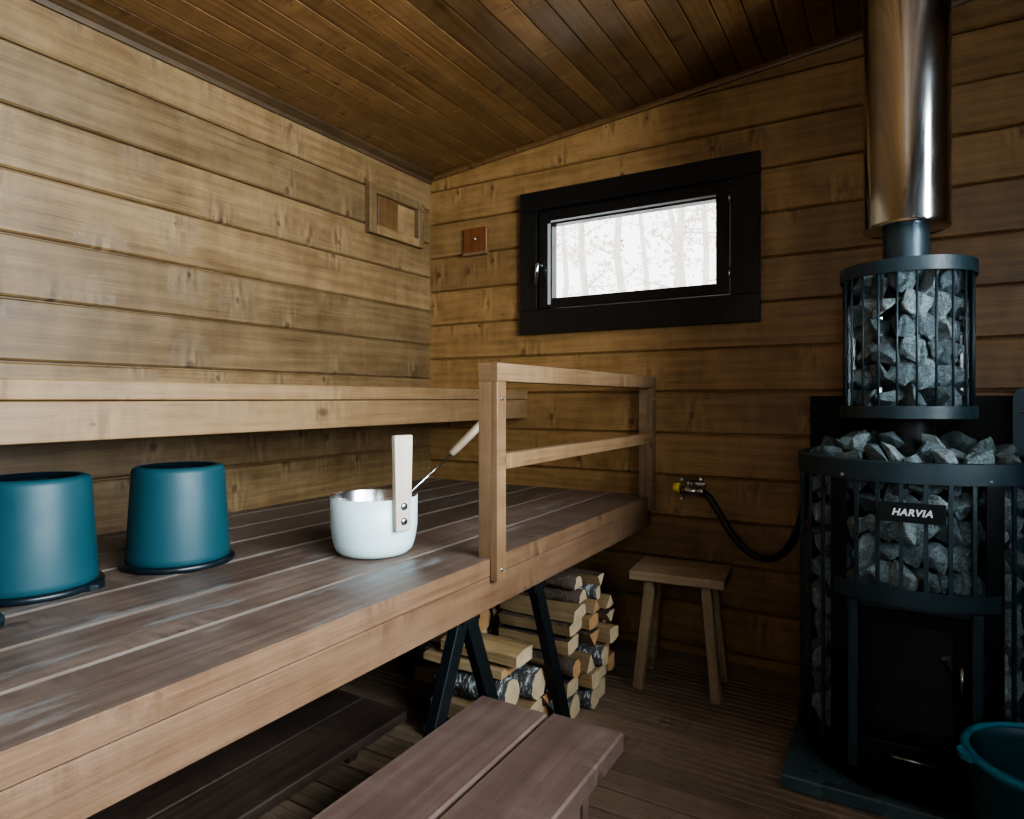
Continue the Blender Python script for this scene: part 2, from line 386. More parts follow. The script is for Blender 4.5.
# mouldings in the ceiling corners
mb = MB(); zc = ceil_z(XL)
mb.prism([(XL, zc-.032), (XL+.010, zc-.032), (XL+.018, zc-.018), (XL+.044, zc-.004), (XL+.050, zc+.004), (XL+.050, zc+.02), (XL, zc+.02)], 'y', YF, YB)
struct(mb.build('trim_1', M['trim'], fix=True), 'thin dark cove strip along the left ceiling edge', 'trim')
mb = MB()
mb.prism([(YB, -.022), (YB-.012, -.022), (YB-.016, -.012), (YB-.016, .004), (YB, .004)], 'x', 0, (XR-XL)/math.cos(ang), T=Matrix.Translation((XL, 0, CZ0)) @ Matrix.Rotation(-ang, 4, 'Y'))
struct(mb.build('trim_2', M['ceil'], fix=True), 'thin brown strip along the back ceiling edge', 'trim')
# floor of narrow grooved boards running left to right
mb = MB(); w = 0.098
y = YF-.1
while y < YB+.1:
    a, b = y, y+w
    pr = [(a, -.03), (a, -.008), (a+.003, -.008), (a+.004, -.002), (a+.007, 0)]
    for q in (1, 2):
        c = a+w*q/3
        pr += [(c-.0025, 0), (c-.0015, -.0022), (c+.0015, -.0022), (c+.0025, 0)]
    pr += [(b-.007, 0), (b-.004, -.002), (b-.003, -.008), (b, -.008), (b, -.03)]
    mb.prism(pr, 'x', XL-.1, XR+.1); y += w
struct(mb.build('floor', M['floor'], fix=True), 'brown grooved board floor', 'floor')

# ------------------------------------------------------------------ window in the back wall
def window():
    root = struct(thing('window_1', 'small black framed window with pale trees behind it', 'window', ((WX0+WX1)/2, YB, WZ0)))
    ox0, ox1, oz0, oz1 = -1.576, -0.463, 1.402, 2.090
    a0, a1, c0, c1 = -1.484, -0.578, 1.518, 1.999        # inner edge of the trim
    t = .028
    mb = MB()
    mb.box(ox0, ox1, YB-t, YB, c1, oz1, 'x'); mb.box(ox0, ox1, YB-t, YB, oz0, c0, 'x')
    mb.box(ox0, a0, YB-t+.003, YB, c0, c1, 'z'); mb.box(a1, ox1, YB-t+.003, YB, c0, c1, 'z')
    mb.build('window_trim', M['black'], root, bevel=.003, fix=True)
    mb = MB()
    mb.box(a0-.012, a0+.004, YB+.0005, YB+.13, c0-.012, c1+.01, 'z'); mb.box(a1-.004, a1+.012, YB+.0005, YB+.13, c0-.012, c1+.01, 'z')
    mb.box(a0+.004, a1-.004, YB+.0005, YB+.13, c0-.012, c0+.004, 'x'); mb.box(a0+.004, a1-.004, YB+.0005, YB+.13, c1-.004, c1+.01, 'x')
    mb.build('window_frame', M['black'], root, fix=True)
    # opening sash, its outer face standing just behind the trim
    s0, s1, e0, e1 = a0+.007, a1-.007, c0+.007, c1-.007
    g0, g1, h0, h1 = -1.408, -0.640, 1.572, 1.925
    mb = MB(); ya, yb = YB-.012, YB+.045
    mb.box(s0, g0, ya, yb, e0, e1, 'z'); mb.box(g1, s1, ya, yb, e0, e1, 'z'); mb.box(g0, g1, ya, yb, e0, h0, 'x'); mb.box(g0, g1, ya, yb, h1, e1, 'x')
    mb.build('sash', M['black'], root, bevel=.004, fix=True)
    mb = MB(); mb.box(g0-.004, g1+.004, YB+.022, YB+.028, h0-.004, h1+.004, 'x'); mb.build('pane', M['glass'], root)
    mb = MB(); mb.box(g0-.020, g0-.006, ya-.003, ya+.002, h0-.03, h1+.004, 'z'); mb.box(g0-.004, g1+.002, ya-.003, ya+.002, h1+.008, h1+.017, 'x'); mb.build('lit_reveal', M['litreveal'], root, fix=True)  # pale strips painting the light along the left and top reveal
    # lever handle on the left stile and two hinges on the right
    hx, hz = s0+.012, 1.705
    mb = MB()
    mb.lathe([(0, 0), (.013, 0), (.013, .008), (.008, .012), (.008, .03)], (0, 0, 0), 20)
    mb.v = [(hx+x, ya-z, hz+.028+y_) for x, y_, z in mb.v]
    mb.tube([(hx, ya-.034, hz+.036), (hx, ya-.038, hz+.028), (hx-.004, ya-.036, hz), (hx-.011, ya-.032, hz-.065)], [.009, .0105, .0095, .0085], 12)
    mb.build('window_handle', M['chrome'], root, fix=True)
    for z in (e1-.07, e0+.085):
        mb = MB(); mb.tube([(s1+.004, ya-.010, z-.022), (s1+.004, ya-.010, z+.022)], .006, 12); mb.build('hinge', M['chrome'], root)
window()

# ------------------------------------------------------------------ window in the right wall (daylight comes in here)
def side_window():
    root = struct(thing('window_2', 'wide black framed window in the right wall opposite the benches', 'window', (XR, (DY0+DY1)/2, DZ0)))
    mb = MB()
    mb.box(XR-.02, XR+.09, DY0, DY0+.07, DZ0, DZ1, 'z'); mb.box(XR-.02, XR+.09, DY1-.07, DY1, DZ0, DZ1, 'z')
    mb.box(XR-.02, XR+.09, DY0+.07, DY1-.07, DZ1-.07, DZ1, 'y'); mb.box(XR-.02, XR+.09, DY0+.07, DY1-.07, DZ0, DZ0+.07, 'y')
    mb.build('window_frame', M['black'], root, bevel=.003, fix=True)
    mb = MB(); mb.box(XR+.035, XR+.043, DY0+.07, DY1-.07, DZ0+.07, DZ1-.07, 'y'); mb.build('pane', M['glass'], root)
side_window()
def added_rear_window():  # unseen window, added to let weak fill light reach stove and back wall
    root = struct(thing('added_fill_window', 'black framed window added unseen behind the viewer for fill light', 'window', ((FX0+FX1)/2, YF, FZ0)))
    mb = MB()
    mb.box(FX0, FX0+.06, YF-.09, YF+.02, FZ0, FZ1, 'z'); mb.box(FX1-.06, FX1, YF-.09, YF+.02, FZ0, FZ1, 'z')
    mb.box(FX0+.06, FX1-.06, YF-.09, YF+.02, FZ1-.06, FZ1, 'x'); mb.box(FX0+.06, FX1-.06, YF-.09, YF+.02, FZ0, FZ0+.06, 'x')
    mb.build('window_frame', M['black'], root, bevel=.003, fix=True)
    mb = MB(); mb.box(FX0+.06, FX1-.06, YF-.045, YF-.037, FZ0+.06, FZ1-.06, 'x'); mb.build('pane', M['glass'], root)
added_rear_window()

# ------------------------------------------------------------------ benches
BT = EYE-.425; BX = -.922; BFA = EYE-.473; BBO = EYE-.559
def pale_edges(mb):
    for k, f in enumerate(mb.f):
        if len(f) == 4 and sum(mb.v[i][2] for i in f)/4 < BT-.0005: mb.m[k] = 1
def main_bench():
    root = thing('lower_bench', 'long wide lower bench of worn brown planks with thick front edge', 'bench', (BX-.6, .8, 0))
    y0, y1 = YF+.01, YB-.004
    edges = [BX, -1.105, -1.296, -1.487, -1.678, -1.869, -2.06, XL+.012]
    mb = MB()
    for i in range(1, len(edges)-1):
        a, b = edges[i+1]+.0045, edges[i]-.0045
        mb.box(a, b, y0, y1, BT-.046, BT, 'y', ch=.0045)
    pale_edges(mb); mb.build('seat_planks', [M['benchtop'], M['litwornedge']], root, fix=True)
    mb = MB(); mb.box(edges[1]+.0045, BX, y0, y1, BT-.047, BT, 'y', ch=.0018); pale_edges(mb); mb.build('front_plank', [M['benchtop'], M['bench']], root, fix=True)
    mb = MB(); mb.box(BX-.045, BX-.0005, y0, y1, BBO, BT-.0485, 'y', ch=.002); mb.build('front_apron', M['bench'], root, fix=True)
    for yy in (-.9, .1, .98, 2.1):
        mb = MB(); mb.box(XL+.02, BX-.05, yy-.022, yy+.022, BBO+.01, BT-.047, 'x'); mb.build('cross_beam', M['step'], root, fix=True)
main_bench()
def upper_bench():
    root = thing('upper_bench', 'narrow high upper bench along the left wall above the buckets', 'bench', (-1.85, .8, 0))
    y0, y1 = YF+.01, YB-.004; X = -1.545; zt = EYE+.042
    mb = MB(); e = [X, -1.69, -1.84, -1.99, XL+.01]
    for i in range(4): mb.box(e[i+1]+.004, e[i]-(0 if i == 0 else .004), y0, y1, zt-.045, zt, 'y', ch=.003)
    mb.build('seat_planks', M['upper'], root, fix=True)
    mb = MB(); mb.box(X-.04, X-.0008, y0, y1, EYE-.0935, zt-.0475, 'y', ch=.002); mb.build('front_apron', M['upper'], root, fix=True)
    for yy in (-.8, .35, 1.5, 2.5):
        mb = MB(); mb.box(XL+.003, X-.041, yy-.02, yy+.02, EYE-.08, zt-.047, 'x'); mb.build('bracket', M['step'], root, fix=True)
upper_bench()
def railing():
    root = thing('safety_rail', 'brown wooden safety rail at the far end of the lower bench', 'railing', (-.93, 2.1, BT))
    xo, xi, xm = -.899, -.958, -.9205
    ya, yb = 1.437, YB-.004
    zt = EYE+.096; zb = zt-.050
    for (p, q, zl) in ((ya, ya+.045, BBO+.076), (yb-.05, yb, BBO+.076)):
        post = MB()
        post.box(xi, xm, p, q, BT, zb, 'z', ch=.0008, rnd=.4)
        post.box(xm+.0003, xo, p, q, zl, zb, 'z', ch=.0008, rnd=.45)
        po = post.build('post', M['rail'], root, fix=True)
        for z in (zb-.045, BT-.03):
            b = MB(); b.lathe([(0, 0), (.006, 0), (.005, .0025), (0, .003)], (0, 0, 0), 12)
            b.v = [(xo+z_, p+.022+x, z+y) for x, y, z_ in b.v]; b.build('screw', M['bolt'], po, fix=True)
    mb = MB(); mb.box(xi, xm, ya, yb, zb+.0005, zt, 'y', ch=.002); mb.box(xm+.0006, xo, ya, yb, zb+.0005, zt, 'y', ch=.002)
    mb.build('top_rail', M['rail'], root, fix=True)
    mb = MB(); mb.box(xm-.012, xm+.0225, ya+.0455, yb-.0505, EYE-.190, EYE-.148, 'y', ch=.002); mb.build('middle_rail', M['rail'], root, fix=True)
railing()
def trestle(name, label, legs):
    root = thing(name, label, 'bench support', (-.96, legs[0][1], 0))
    for x, yt, yb in legs:
        mb = MB(); mb.bar((x, yb, 0.010), (x, yt, BBO-.024), .045, .03, up=(1, 0, 0), ch=.002); mb.build('leg', M['trestle'], root, fix=True)
    mb = MB(); mb.box(XL+.03, legs[0][0]+.02, legs[0][1]-.045, legs[0][1]+.03, BBO-.025, BBO-.001, 'x'); mb.build('top_bar', M['trestle'], root, fix=True)
trestle('bench_trestle', 'dark painted bench trestle beside the step, splayed both ways', [(-.968, 1.40, 1.61), (-.968, 1.36, 1.14)])
trestle('bench_trestle', 'dark painted bench support between the two firewood stacks', [(-.945, 1.735, 1.935)])
# low platform on the floor below the bench
def platform():
    root = thing('low_platform', 'low dark plank platform on the floor beneath the lower bench', 'platform', (-1.7, .4, 0))
    mb = MB(); e = [-1.36, -1.55, -1.74, -1.93, XL+.01]
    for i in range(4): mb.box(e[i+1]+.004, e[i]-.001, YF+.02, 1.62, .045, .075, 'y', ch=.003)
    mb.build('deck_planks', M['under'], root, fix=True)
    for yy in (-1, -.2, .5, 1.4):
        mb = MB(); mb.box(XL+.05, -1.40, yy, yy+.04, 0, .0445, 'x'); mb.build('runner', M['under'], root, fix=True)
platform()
def step_bench():
    z = .30; root = thing('step_bench', 'low two-plank step bench in front of the lower bench', 'bench', (-.76, .5, 0))
    y0, y1 = -.75, 1.432
    mb = MB(); mb.box(-.947, -.7485, y0, y1, z-.046, z, 'y', ch=.005); mb.build('seat_plank', M['step'], root, fix=True)
    mb = MB(); mb.box(-.7405, -.550, y0, y1+.01, z-.048, z, 'y', ch=.005); mb.build('seat_plank', M['step'], root, fix=True)
    for yy in (-.55, 1.22):
        for x in (-.885, -.605):
            mb = MB(); mb.box(x-.035, x+.035, yy-.024, yy+.024, 0, z-.0485, 'z', ch=.003); mb.build('leg', M['step'], root, fix=True)
        mb = MB(); mb.box(-.93, -.565, yy+.0245, yy+.055, z-.118, z-.0485, 'x', ch=.003); mb.build('cross_rail', M['step'], root, fix=True)
step_bench()

# ------------------------------------------------------------------ stool
def stool():
    c = Vector((-.695, 2.435, 0)); T = Matrix.Translation(c) @ Matrix.Rotation(math.radians(5.5), 4, 'Z')
    root = thing('stool', 'small brown wooden stool with splayed legs by the back wall', 'stool', c)
    for a, b in ((-.125, -.003), (.003, .125)):
        mb = MB(); mb.box(-.17, .17, a, b, .413, .447, 'x', T=T, ch=.003); mb.build('seat_plank', M['stool'], root, fix=True)
    for sx in (-1, 1):
        for sy in (-1, 1):
            mb = MB(); mb.bar(T @ Vector((sx*.142, sy*.102, 0.006)), T @ Vector((sx*.102, sy*.078, .413)), .036, .034, up=(0, 1, 0), ch=.003)
            mb.build('leg', M['stool'], root, fix=True)
        mb = MB(); mb.box(sx*.105-.014, sx*.105+.014, -.095, .095, .385, .4125, 'y', T=T); mb.build('batten', M['stool'], root, fix=True)
stool()

# ------------------------------------------------------------------ buckets
def lug(mb, r, z, a, mat=0, s=1):
    ca, sa = math.cos(a), math.sin(a)
    pr = [(r-.006, -.030), (r+.012, -.026), (r+.022, -.012), (r+.022, .012), (r+.012, .026), (r-.006, .030)]
    T = Matrix.Rotation(a, 4, 'Z'); 
    mb.prism(pr, 'z', z-.006, z+.006, mat, T=T)
def bucket(name, label, loc, rot, upside, group=None, scale=1.0, matb='teal'):
    root = thing(name, label, 'bucket', loc, group)
    H, rb, rt = .252, .109, .122
    o = [(0, .007), (.05, .007), (.078, .007), (.084, 0), (rb-.012, 0), (rb-.003, .004), (rb, .013), (rt, H-.03), (rt+.001, H-.006)]
    i = [(rt-.003, H-.006), (rt-.003, H-.03), (rb-.004, .015), (rb-.012, .010), (0, .010)]
    def fl(p): return [(r*scale, (H-z)*scale if upside else z*scale) for r, z in p]
    def add(nm, prof, mat, n=64, lugs=False):
        mb = MB(); mb.lathe(fl(prof), (0, 0, 0), n)
        if lugs:
            for a in (0,): lug(mb, (rt+.006)*scale, ((.008) if upside else (H-.008))*scale, a)
        mb.v = [tuple(Vector(loc)+Vector(v)) for v in mb.v]
        ob = mb.build(nm, mat, root, fix=True)
        return ob
    add('body', o+i, M[matb])
    add('rim', [(rt+.0005, H-.016), (rt+.009, H-.015), (rt+.012, H-.011), (rt+.012, H-.003), (rt+.008, H), (rt-.001, H), (rt-.003, H-.006), (rt+.0005, H-.008)], M['tealblack'] if upside else M['tealrim'], lugs=True)
    if upside: add('base_disc', [(0, .003), (.012, .003), (.013, .0075), (.03, .0068), (.074, .0068), (.080, .0015), (.086, -.0006)], M['tealblack'])
    root.rotation_euler[2] = rot
    return root
BZ = BT+.0005
bucket('bucket', 'upturned teal plastic bucket on the bench at the left picture edge', (-1.648, .688, BZ), 0.55, True, 'upturned buckets on the lower bench')
bucket('bucket', 'upturned teal plastic bucket on the bench, the one nearer the white pail', (-1.602, .998, BZ), 3.45, True, 'upturned buckets on the lower bench')
bucket('bucket', 'upturned dark bucket whose rim just shows at the left picture edge', (-1.489, .429, BZ), .54, True, 'upturned buckets on the lower bench')
bucket('bucket', 'open teal bucket standing on the floor in front of the stove', (.297, 1.785, .0), 3.45, False, scale=1.25)

# ------------------------------------------------------------------ water pail and ladle
PC = Vector((-1.236, 1.335, BT+.0005))
def pail():
    root = thing('water_pail', 'white enamel water pail with one upright wooden handle on the bench', 'pail', PC)
    H = .158; r = .1185
    out = [(0, 0), (.078, 0), (.092, .004), (.104, .015), (.111, .035), (r-.001, .075), (r, H)]
    mb = MB(); mb.lathe(out+[(r-.0015, H+.0005)], PC, 72); mb.build('body', M['white'], root, fix=True)
    mb = MB(); mb.lathe([(r-.0015, H+.0012), (r-.003, H-.001), (r-.003, .08), (r-.011, .04), (r-.022, .018), (.085, .006), (0, .006)], PC, 72); mb.build('liner', M['brushed'], root)
    # the stave: azimuth towards camera-right
    tc = math.atan2(-PC.y, -PC.x); a = tc+math.radians(34)
    T = Matrix.Translation(PC) @ Matrix.Rotation(a, 4, 'Z')
    mb = MB()
    mb.prism([(-.0235, .078), (.0235, .078), (.029, .325), (.027, .329), (-.027, .329), (-.029, .325)], 'x', r+.0015, r+.0175, T=T)
    # grain along the stave: swap u/v
    mb.uv = [[(q[1], q[0]) for q in f] for f in mb.uv]
    st = mb.build('handle', M['pale'], root, bevel=.0025, fix=True)
    for z in (.103, .142):
        b = MB(); b.lathe([(0, .0052), (.005, .0052), (.0085, .004), (.0105, .001), (.0105, 0)], (0, 0, 0), 20)
        b.v = [tuple(T @ Vector((r+.0175+z_, x, z+y))) for x, y, z_ in b.v]; b.build('bolt', M['bolt'], st, fix=True)
pail()
def ladle():
    right = Vector((.8598, .5106, 0)); fwd = Vector((-.5106, .8598, 0))
    def P(rr, f, z): return PC+right*rr+fwd*f+Vector((0, 0, z))
    root = thing('ladle', 'steel ladle with a wooden grip leaning out of the white pail', 'ladle', P(-.02, .03, .02))
    a, b, c = P(-.045, .035, .03), P(.204, .105, .264), P(.316, .14, .377)
    mb = MB(); mb.tube([a, a.lerp(b, .5), b], .0035, 10); mb.build('rod', M['chrome'], root)
    d = (c-b).normalized()
    mb = MB(); mb.tube([b-d*.004, b, b+d*.02, b.lerp(c, .5), c-d*.02, c-d*.003, c], [.006, .010, .0118, .0125, .0122, .0108, .007], 16); mb.build('grip', M['ladlewood'], root)
    mb = MB(); q = P(-.045, .03, .045)
    mb.lathe([(0, -.032), (.02, -.028), (.034, -.012), (.037, .006), (.0355, .006), (.0325, -.011), (.019, -.0265), (0, -.030)], q, 28); mb.build('bowl', M['chrome'], root)
ladle()

# ------------------------------------------------------------------ vent, sensor block
def vent():
    y0, y1 = 2.256, 2.662; z0, z1 = EYE+.787, EYE+1.022; d = .035
    root = thing('air_vent', 'wooden sliding air vent box high on the left wall', 'vent', (XL, (y0+y1)/2, z0))
    X = XL
    mb = MB()
    mb.box(X, X+d, y0, y0+.045, z0, z1, 'z', ch=.002); mb.box(X, X+d, y1-.045, y1, z0, z1, 'z', ch=.002)
    mb.box(X, X+d, y0+.045, y1-.045, z0, z0+.042, 'y', ch=.002); mb.box(X, X+d, y0+.045, y1-.045, z1-.042, z1, 'y', ch=.002)
    mb.build('vent_frame', M['wall'], root, fix=True)
    mb = MB(); mb.box(X+.001, X+.006, y0+.046, y1-.046, z0+.043, z1-.043, 'y'); mb.build('back_board', M['wall'], root)
    mb = MB(); mb.box(X+.008, X+.020, y0+.075, y0+.215, z0+.0425, z1-.0425, 'z', ch=.001); mb.build('sliding_panel', M['ceil'], root, fix=True)
    mb = MB(); mb.box(X+.0065, X+.0075, y0+.047, y0+.072, z0+.048, z1-.05, 'z'); mb.build('grille', M['white'], root)
vent()
def sensor():
    x0, x1 = -1.925, -1.762; z0, z1 = EYE+.735, EYE+.875
    root = thing('sensor_box', 'small red-brown wooden sensor cover on the back wall near the window', 'sensor', ((x0+x1)/2, YB, z0))
    mb = MB(); mb.box(x0+.012, x1-.012, YB-.022, YB, z0+.006, z1, 'z', ch=.003); mb.build('cover', M['sensorwood'], root, fix=True)
    mb = MB(); mb.box(x0+.014, x1-.008, YB-.034, YB-.0005, z0, z0+.014, 'x', ch=.002); mb.build('ledge', M['upper'], root, fix=True)
    b = MB(); b.lathe([(0, .009), (.005, .008), (.008, .003), (.008, 0)], (0, 0, 0), 16)
    b.v = [((x0+x1)/2+x, YB-.022-z, (z0+z1)/2+.012+y) for x, y, z in b.v]; b.build('knob', M['bolt'], root, fix=True)
sensor()

# ------------------------------------------------------------------ valve and hose
def valve():
    c = Vector((-.742, YB, EYE-.385))
    root = thing('pipe_valve', 'small plated pipe valve with a yellow cap on the back wall', 'valve', c)
    mb = MB()
    mb.tube([c+Vector((-.01, 0, 0)), c+Vector((-.01, -.05, 0))], .016, 16)
    mb.tube([c+Vector((-.035, -.045, -.002)), c+Vector((.055, -.045, -.002))], .017, 16)
    mb.tube([c+Vector((.045, -.045, -.002)), c+Vector((.066, -.045, -.002))], .023, 6)
    mb.tube([c+Vector((-.002, -.045, .01)), c+Vector((-.002, -.045, .042))], .008, 12)
    mb.build('body', M['brass'], root, fix=True)
    mb = MB(); mb.tube([c+Vector((-.062, -.05, .008)), c+Vector((-.036, -.05, .008))], [.019, .021], 14); mb.build('cap', M['yellow'], root, fix=True)
    mb = MB(); mb.box(c.x-.01, c.x+.062, c.y-.053, c.y-.037, c.z+.038, c.z+.045, 'x', ch=.002); mb.build('lever', M['black'], root, fix=True)
    for dx, dz in ((-.03, -.036), (.05, .05), (-.03, .045)):
        mb = MB(); mb.tube([c+Vector((dx, -.03, dz)), c+Vector((dx, -.052, dz))], [.009, .007], 10); mb.build('nut', M['chrome'], root, fix=True)
    mb = MB(); mb.box(c.x-.02, c.x+.06, c.y-.006, c.y, c.z-.024, c.z+.03, 'x', ch=.001); mb.build('wall_plate', M['brass'], root, fix=True)
valve()
def bez(p, n=40):
    out = []
    for i in range(n+1):
        t = i/n; q = [Vector(x) for x in p]
        while len(q) > 1: q = [q[k].lerp(q[k+1], t) for k in range(len(q)-1)]
        out.append(q[0])
    return out
mb = MB()
mb.tube(bez([(-.682, 2.708, .70), (-.60, 2.70, .67), (-.57, 2.69, .42), (-.43, 2.66, .37), (-.28, 2.60, .42), (-.285, 2.53, .66), (-.27, 2.50, .79), (-.25, 2.47, .83)]), .014, 12)
tag(mb.build('rubber_hose', M['hose']), 'black hose sagging from the wall valve to the stove', 'hose')

# ------------------------------------------------------------------ stove
SC = Vector((.043, 2.238, 0)); SR = .300; SZ = .042
def az(deg):   # azimuth measured from the direction facing the room, positive to the right
    return math.radians(-90+deg)
def arc_band(mb, r0, r1, z0, z1, d0, d1, n=48, mat=0, c=SC):
    mb.lathe([(r0, z0), (r1, z0), (r1, z1), (r0, z1)], c, n, mat, az(d0), az(d1), smooth=False, close=True)
def smooth_auto(o, ang=0.6):
    for p in o.data.polygons: p.use_smooth = True
    try:
        bm = bmesh.new(); bm.from_mesh(o.data)
        for e in bm.edges: e.smooth = not (len(e.link_faces) == 2 and e.calc_face_angle(0) > ang)
        bm.to_mesh(o.data); bm.free()
    except Exception: pass
    return o
def stove():
    root = thing('sauna_stove', 'black steel wood-burning sauna stove with stone-filled cage', 'stove', (SC.x, SC.y, SZ))
    # base plate, fire box
    mb = MB(); mb.lathe([(0, SZ), (SR-.02, SZ), (SR-.012, SZ+.02), (SR-.012, SZ+.045), (0, SZ+.045)], SC, 64); smooth_auto(mb.build('base', M['stovedark'], root, fix=True))
    mb = MB(); mb.lathe([(0, SZ+.045), (.165, SZ+.045), (.165, .80), (.15, .815), (0, .815)], SC, 48); smooth_auto(mb.build('firebox', M['stovedark'], root, fix=True))
    # door recess
    fx0, fx1, fy = SC.x-.152, SC.x+.152, SC.y-.222
    mb = MB()
    mb.box(fx0, fx0+.025, fy-.03, fy+.15, SZ+.045, .545, 'z'); mb.box(fx1-.025, fx1, fy-.03, fy+.15, SZ+.045, .545, 'z')
    mb.box(fx0+.025, fx1-.025, fy-.0, fy+.15, .52, .545, 'x')
    mb.build('front_frame', M['pipe'] if False else M['stove'], root, bevel=.002, fix=True)
    mb = MB()
    mb.box(fx0+.03, fx0+.06, fy+.005, fy+.03, .175, .515, 'z'); mb.box(fx1-.06, fx1-.03, fy+.005, fy+.03, .175, .515, 'z')
    mb.box(fx0+.06, fx1-.06, fy+.005, fy+.03, .485, .515, 'x'); mb.box(fx0+.06, fx1-.06, fy+.005, fy+.03, .175, .205, 'x')
    door = mb.build('fire_door', M['stovedark'], root, bevel=.002, fix=True)
    mb = MB(); mb.box(fx0+.06, fx1-.06, fy+.012, fy+.018, .205, .485, 'x'); mb.build('door_glass', M['doorglass'], door)
    mb = MB(); mb.tube([(fx1-.045, fy+.005, .32), (fx1-.045, fy-.02, .32), (fx1-.045, fy-.02, .40), (fx1-.045, fy+.005, .40)], .006, 10); mb.build('handle', M['bolt'], door)
    mb = MB(); mb.box(fx0+.03, fx1-.03, fy-.005, fy+.03, SZ+.05, .165, 'x'); dr = mb.build('ash_drawer', M['stovedark'], root, bevel=.003, fix=True)
    mb = MB(); mb.tube([(SC.x-.05, fy-.004, .135), (SC.x-.045, fy-.018, .133), (SC.x+.045, fy-.018, .133), (SC.x+.05, fy-.004, .135)], .004, 10); mb.build('drawer_pull', M['bolt'], dr)
    # cage
    mb = MB(); arc_band(mb, SR-.004, SR+.004, .872, .922, -180, 180, 96); arc_band(mb, SR-.03, SR+.005, .918, .925, -180, 180, 96)
    ring = smooth_auto(mb.build('top_ring', M['stove'], root, fix=True))
    for d in (-33, 33):
        b = MB(); b.lathe([(0, .004), (.004, .0035), (.006, 0)], (0, 0, 0), 12)
        T = Matrix.Translation(SC) @ Matrix.Rotation(az(d), 4, 'Z')
        b.v = [tuple(T @ Vector((SR+.004+z, x, .882+y))) for x, y, z in b.v]; b.build('rivet', M['bolt'], ring, fix=True)
    mb = MB(); arc_band(mb, SR-.003, SR+.004, .553, .598, -38, 38, 32); smooth_auto(mb.build('front_band', M['stove'], root, fix=True))
    mb = MB(); arc_band(mb, .16, SR-.004, .553, .561, -38, 38, 32); smooth_auto(mb.build('front_shelf', M['stovedark'], root, fix=True))
    for s in (-1, 1):
        mb = MB(); arc_band(mb, SR-.002, SR+.003, SZ+.045, .874, s*31 if s > 0 else -40, 40 if s > 0 else -31, 6); smooth_auto(mb.build('upright_plate', M['stovedark'], root, fix=True))
    mb = MB(); arc_band(mb, SR-.003, SR+.003, SZ+.045, .125, 40, 320, 96); smooth_auto(mb.build('lower_ring', M['stovedark'], root, fix=True))
    def vbar(d, z0, z1):
        mb = MB(); a = az(d); T = Matrix.Translation(SC) @ Matrix.Rotation(a, 4, 'Z')
        mb.box(SR-.006, SR+.000, -.005, .005, z0, z1, 'z', T=T)
        mb.build('cage_bar', M['stove'], root, fix=True)
    for k in range(6): vbar(-26+10.4*k, .56, .90)
    for s in (-1, 1):
        for k in range(8): vbar(s*(47+12.5*k), SZ+.05, .90)
    # name plate
    pr = SR+.0065
    mb = MB(); mb.box(-.073, .073, -.004, 0, -.0255, .0255, 'x')
    PT = Matrix.Translation((SC.x-.004, SC.y-pr-.001, .799))
    mb.v = [tuple(PT @ Vector(v)) for v in mb.v]
    pl = mb.build('name_plate', M['stovedark'], root, bevel=.001, fix=True)
    cu = bpy.data.curves.new('lettering', 'FONT'); cu.body = 'HARVIA'; cu.size = .0235; cu.align_x = 'CENTER'; cu.align_y = 'CENTER'
    cu.shear = .25; cu.extrude = .0006; cu.offset = .0009; cu.space_character = 1.1
    tmp = bpy.data.objects.new('lettering', cu); COL.objects.link(tmp)
    bpy.context.view_layer.update()
    me = bpy.data.meshes.new_from_object(tmp.evaluated_get(bpy.context.evaluated_depsgraph_get()))
    bpy.data.objects.remove(tmp)
    me.transform(PT @ Matrix.Translation((0, -.0052, 0)) @ Matrix.Rotation(PI/2, 4, 'X') @ Matrix.Diagonal((1.0, 1, 1, 1)))
    me.transform(Matrix.Translation(-(Vector(root.location))))
    me.materials.clear(); me.materials.append(M['letter'])
    lo = bpy.data.objects.new('lettering', me); COL.objects.link(lo); lo.parent = pl
    lo['label'] = 'silver slanted brand lettering'
    return root
stove()
# flue pipe and its polished jacket
def flue():
    c = Vector((SC.x-.012, 2.215, 0)); root = thing('flue_pipe', 'steel flue pipe with a wide polished jacket rising to the ceiling', 'flue pipe', (c.x, c.y, .816))
    zt = ceil_z(c.x)-.002
    mb = MB(); mb.lathe([(0, .816), (.0595, .816), (.0595, 1.70), (0, 1.70)], c, 48); smooth_auto(mb.build('inner_pipe', M['pipe'], root, fix=True))
    mb = MB(); mb.lathe([(.0605, .82), (.072, .82), (.072, UZ0-.001), (.0605, UZ0-.001)], c, 48); smooth_auto(mb.build('collar', M['stovedark'], root, fix=True))
    r = .111; zb = 1.585
    mb = MB(); mb.lathe([(.062, zb+.006), (r-.004, zb+.003), (r-.001, zb), (r+.0015, zb+.003), (r, zb+.008), (r, zb+.011), (r, zb+.02), (r, 2.0), (r, zt-.013), (r, zt-.012), (.062, zt-.012)], c, 96); o = smooth_auto(mb.build('jacket', M['chrome'], root, fix=True))
UZ0, UZ1 = 1.036, 1.476; UR = .170; UC = Vector((SC.x-.012, 2.215, 0))
flue()
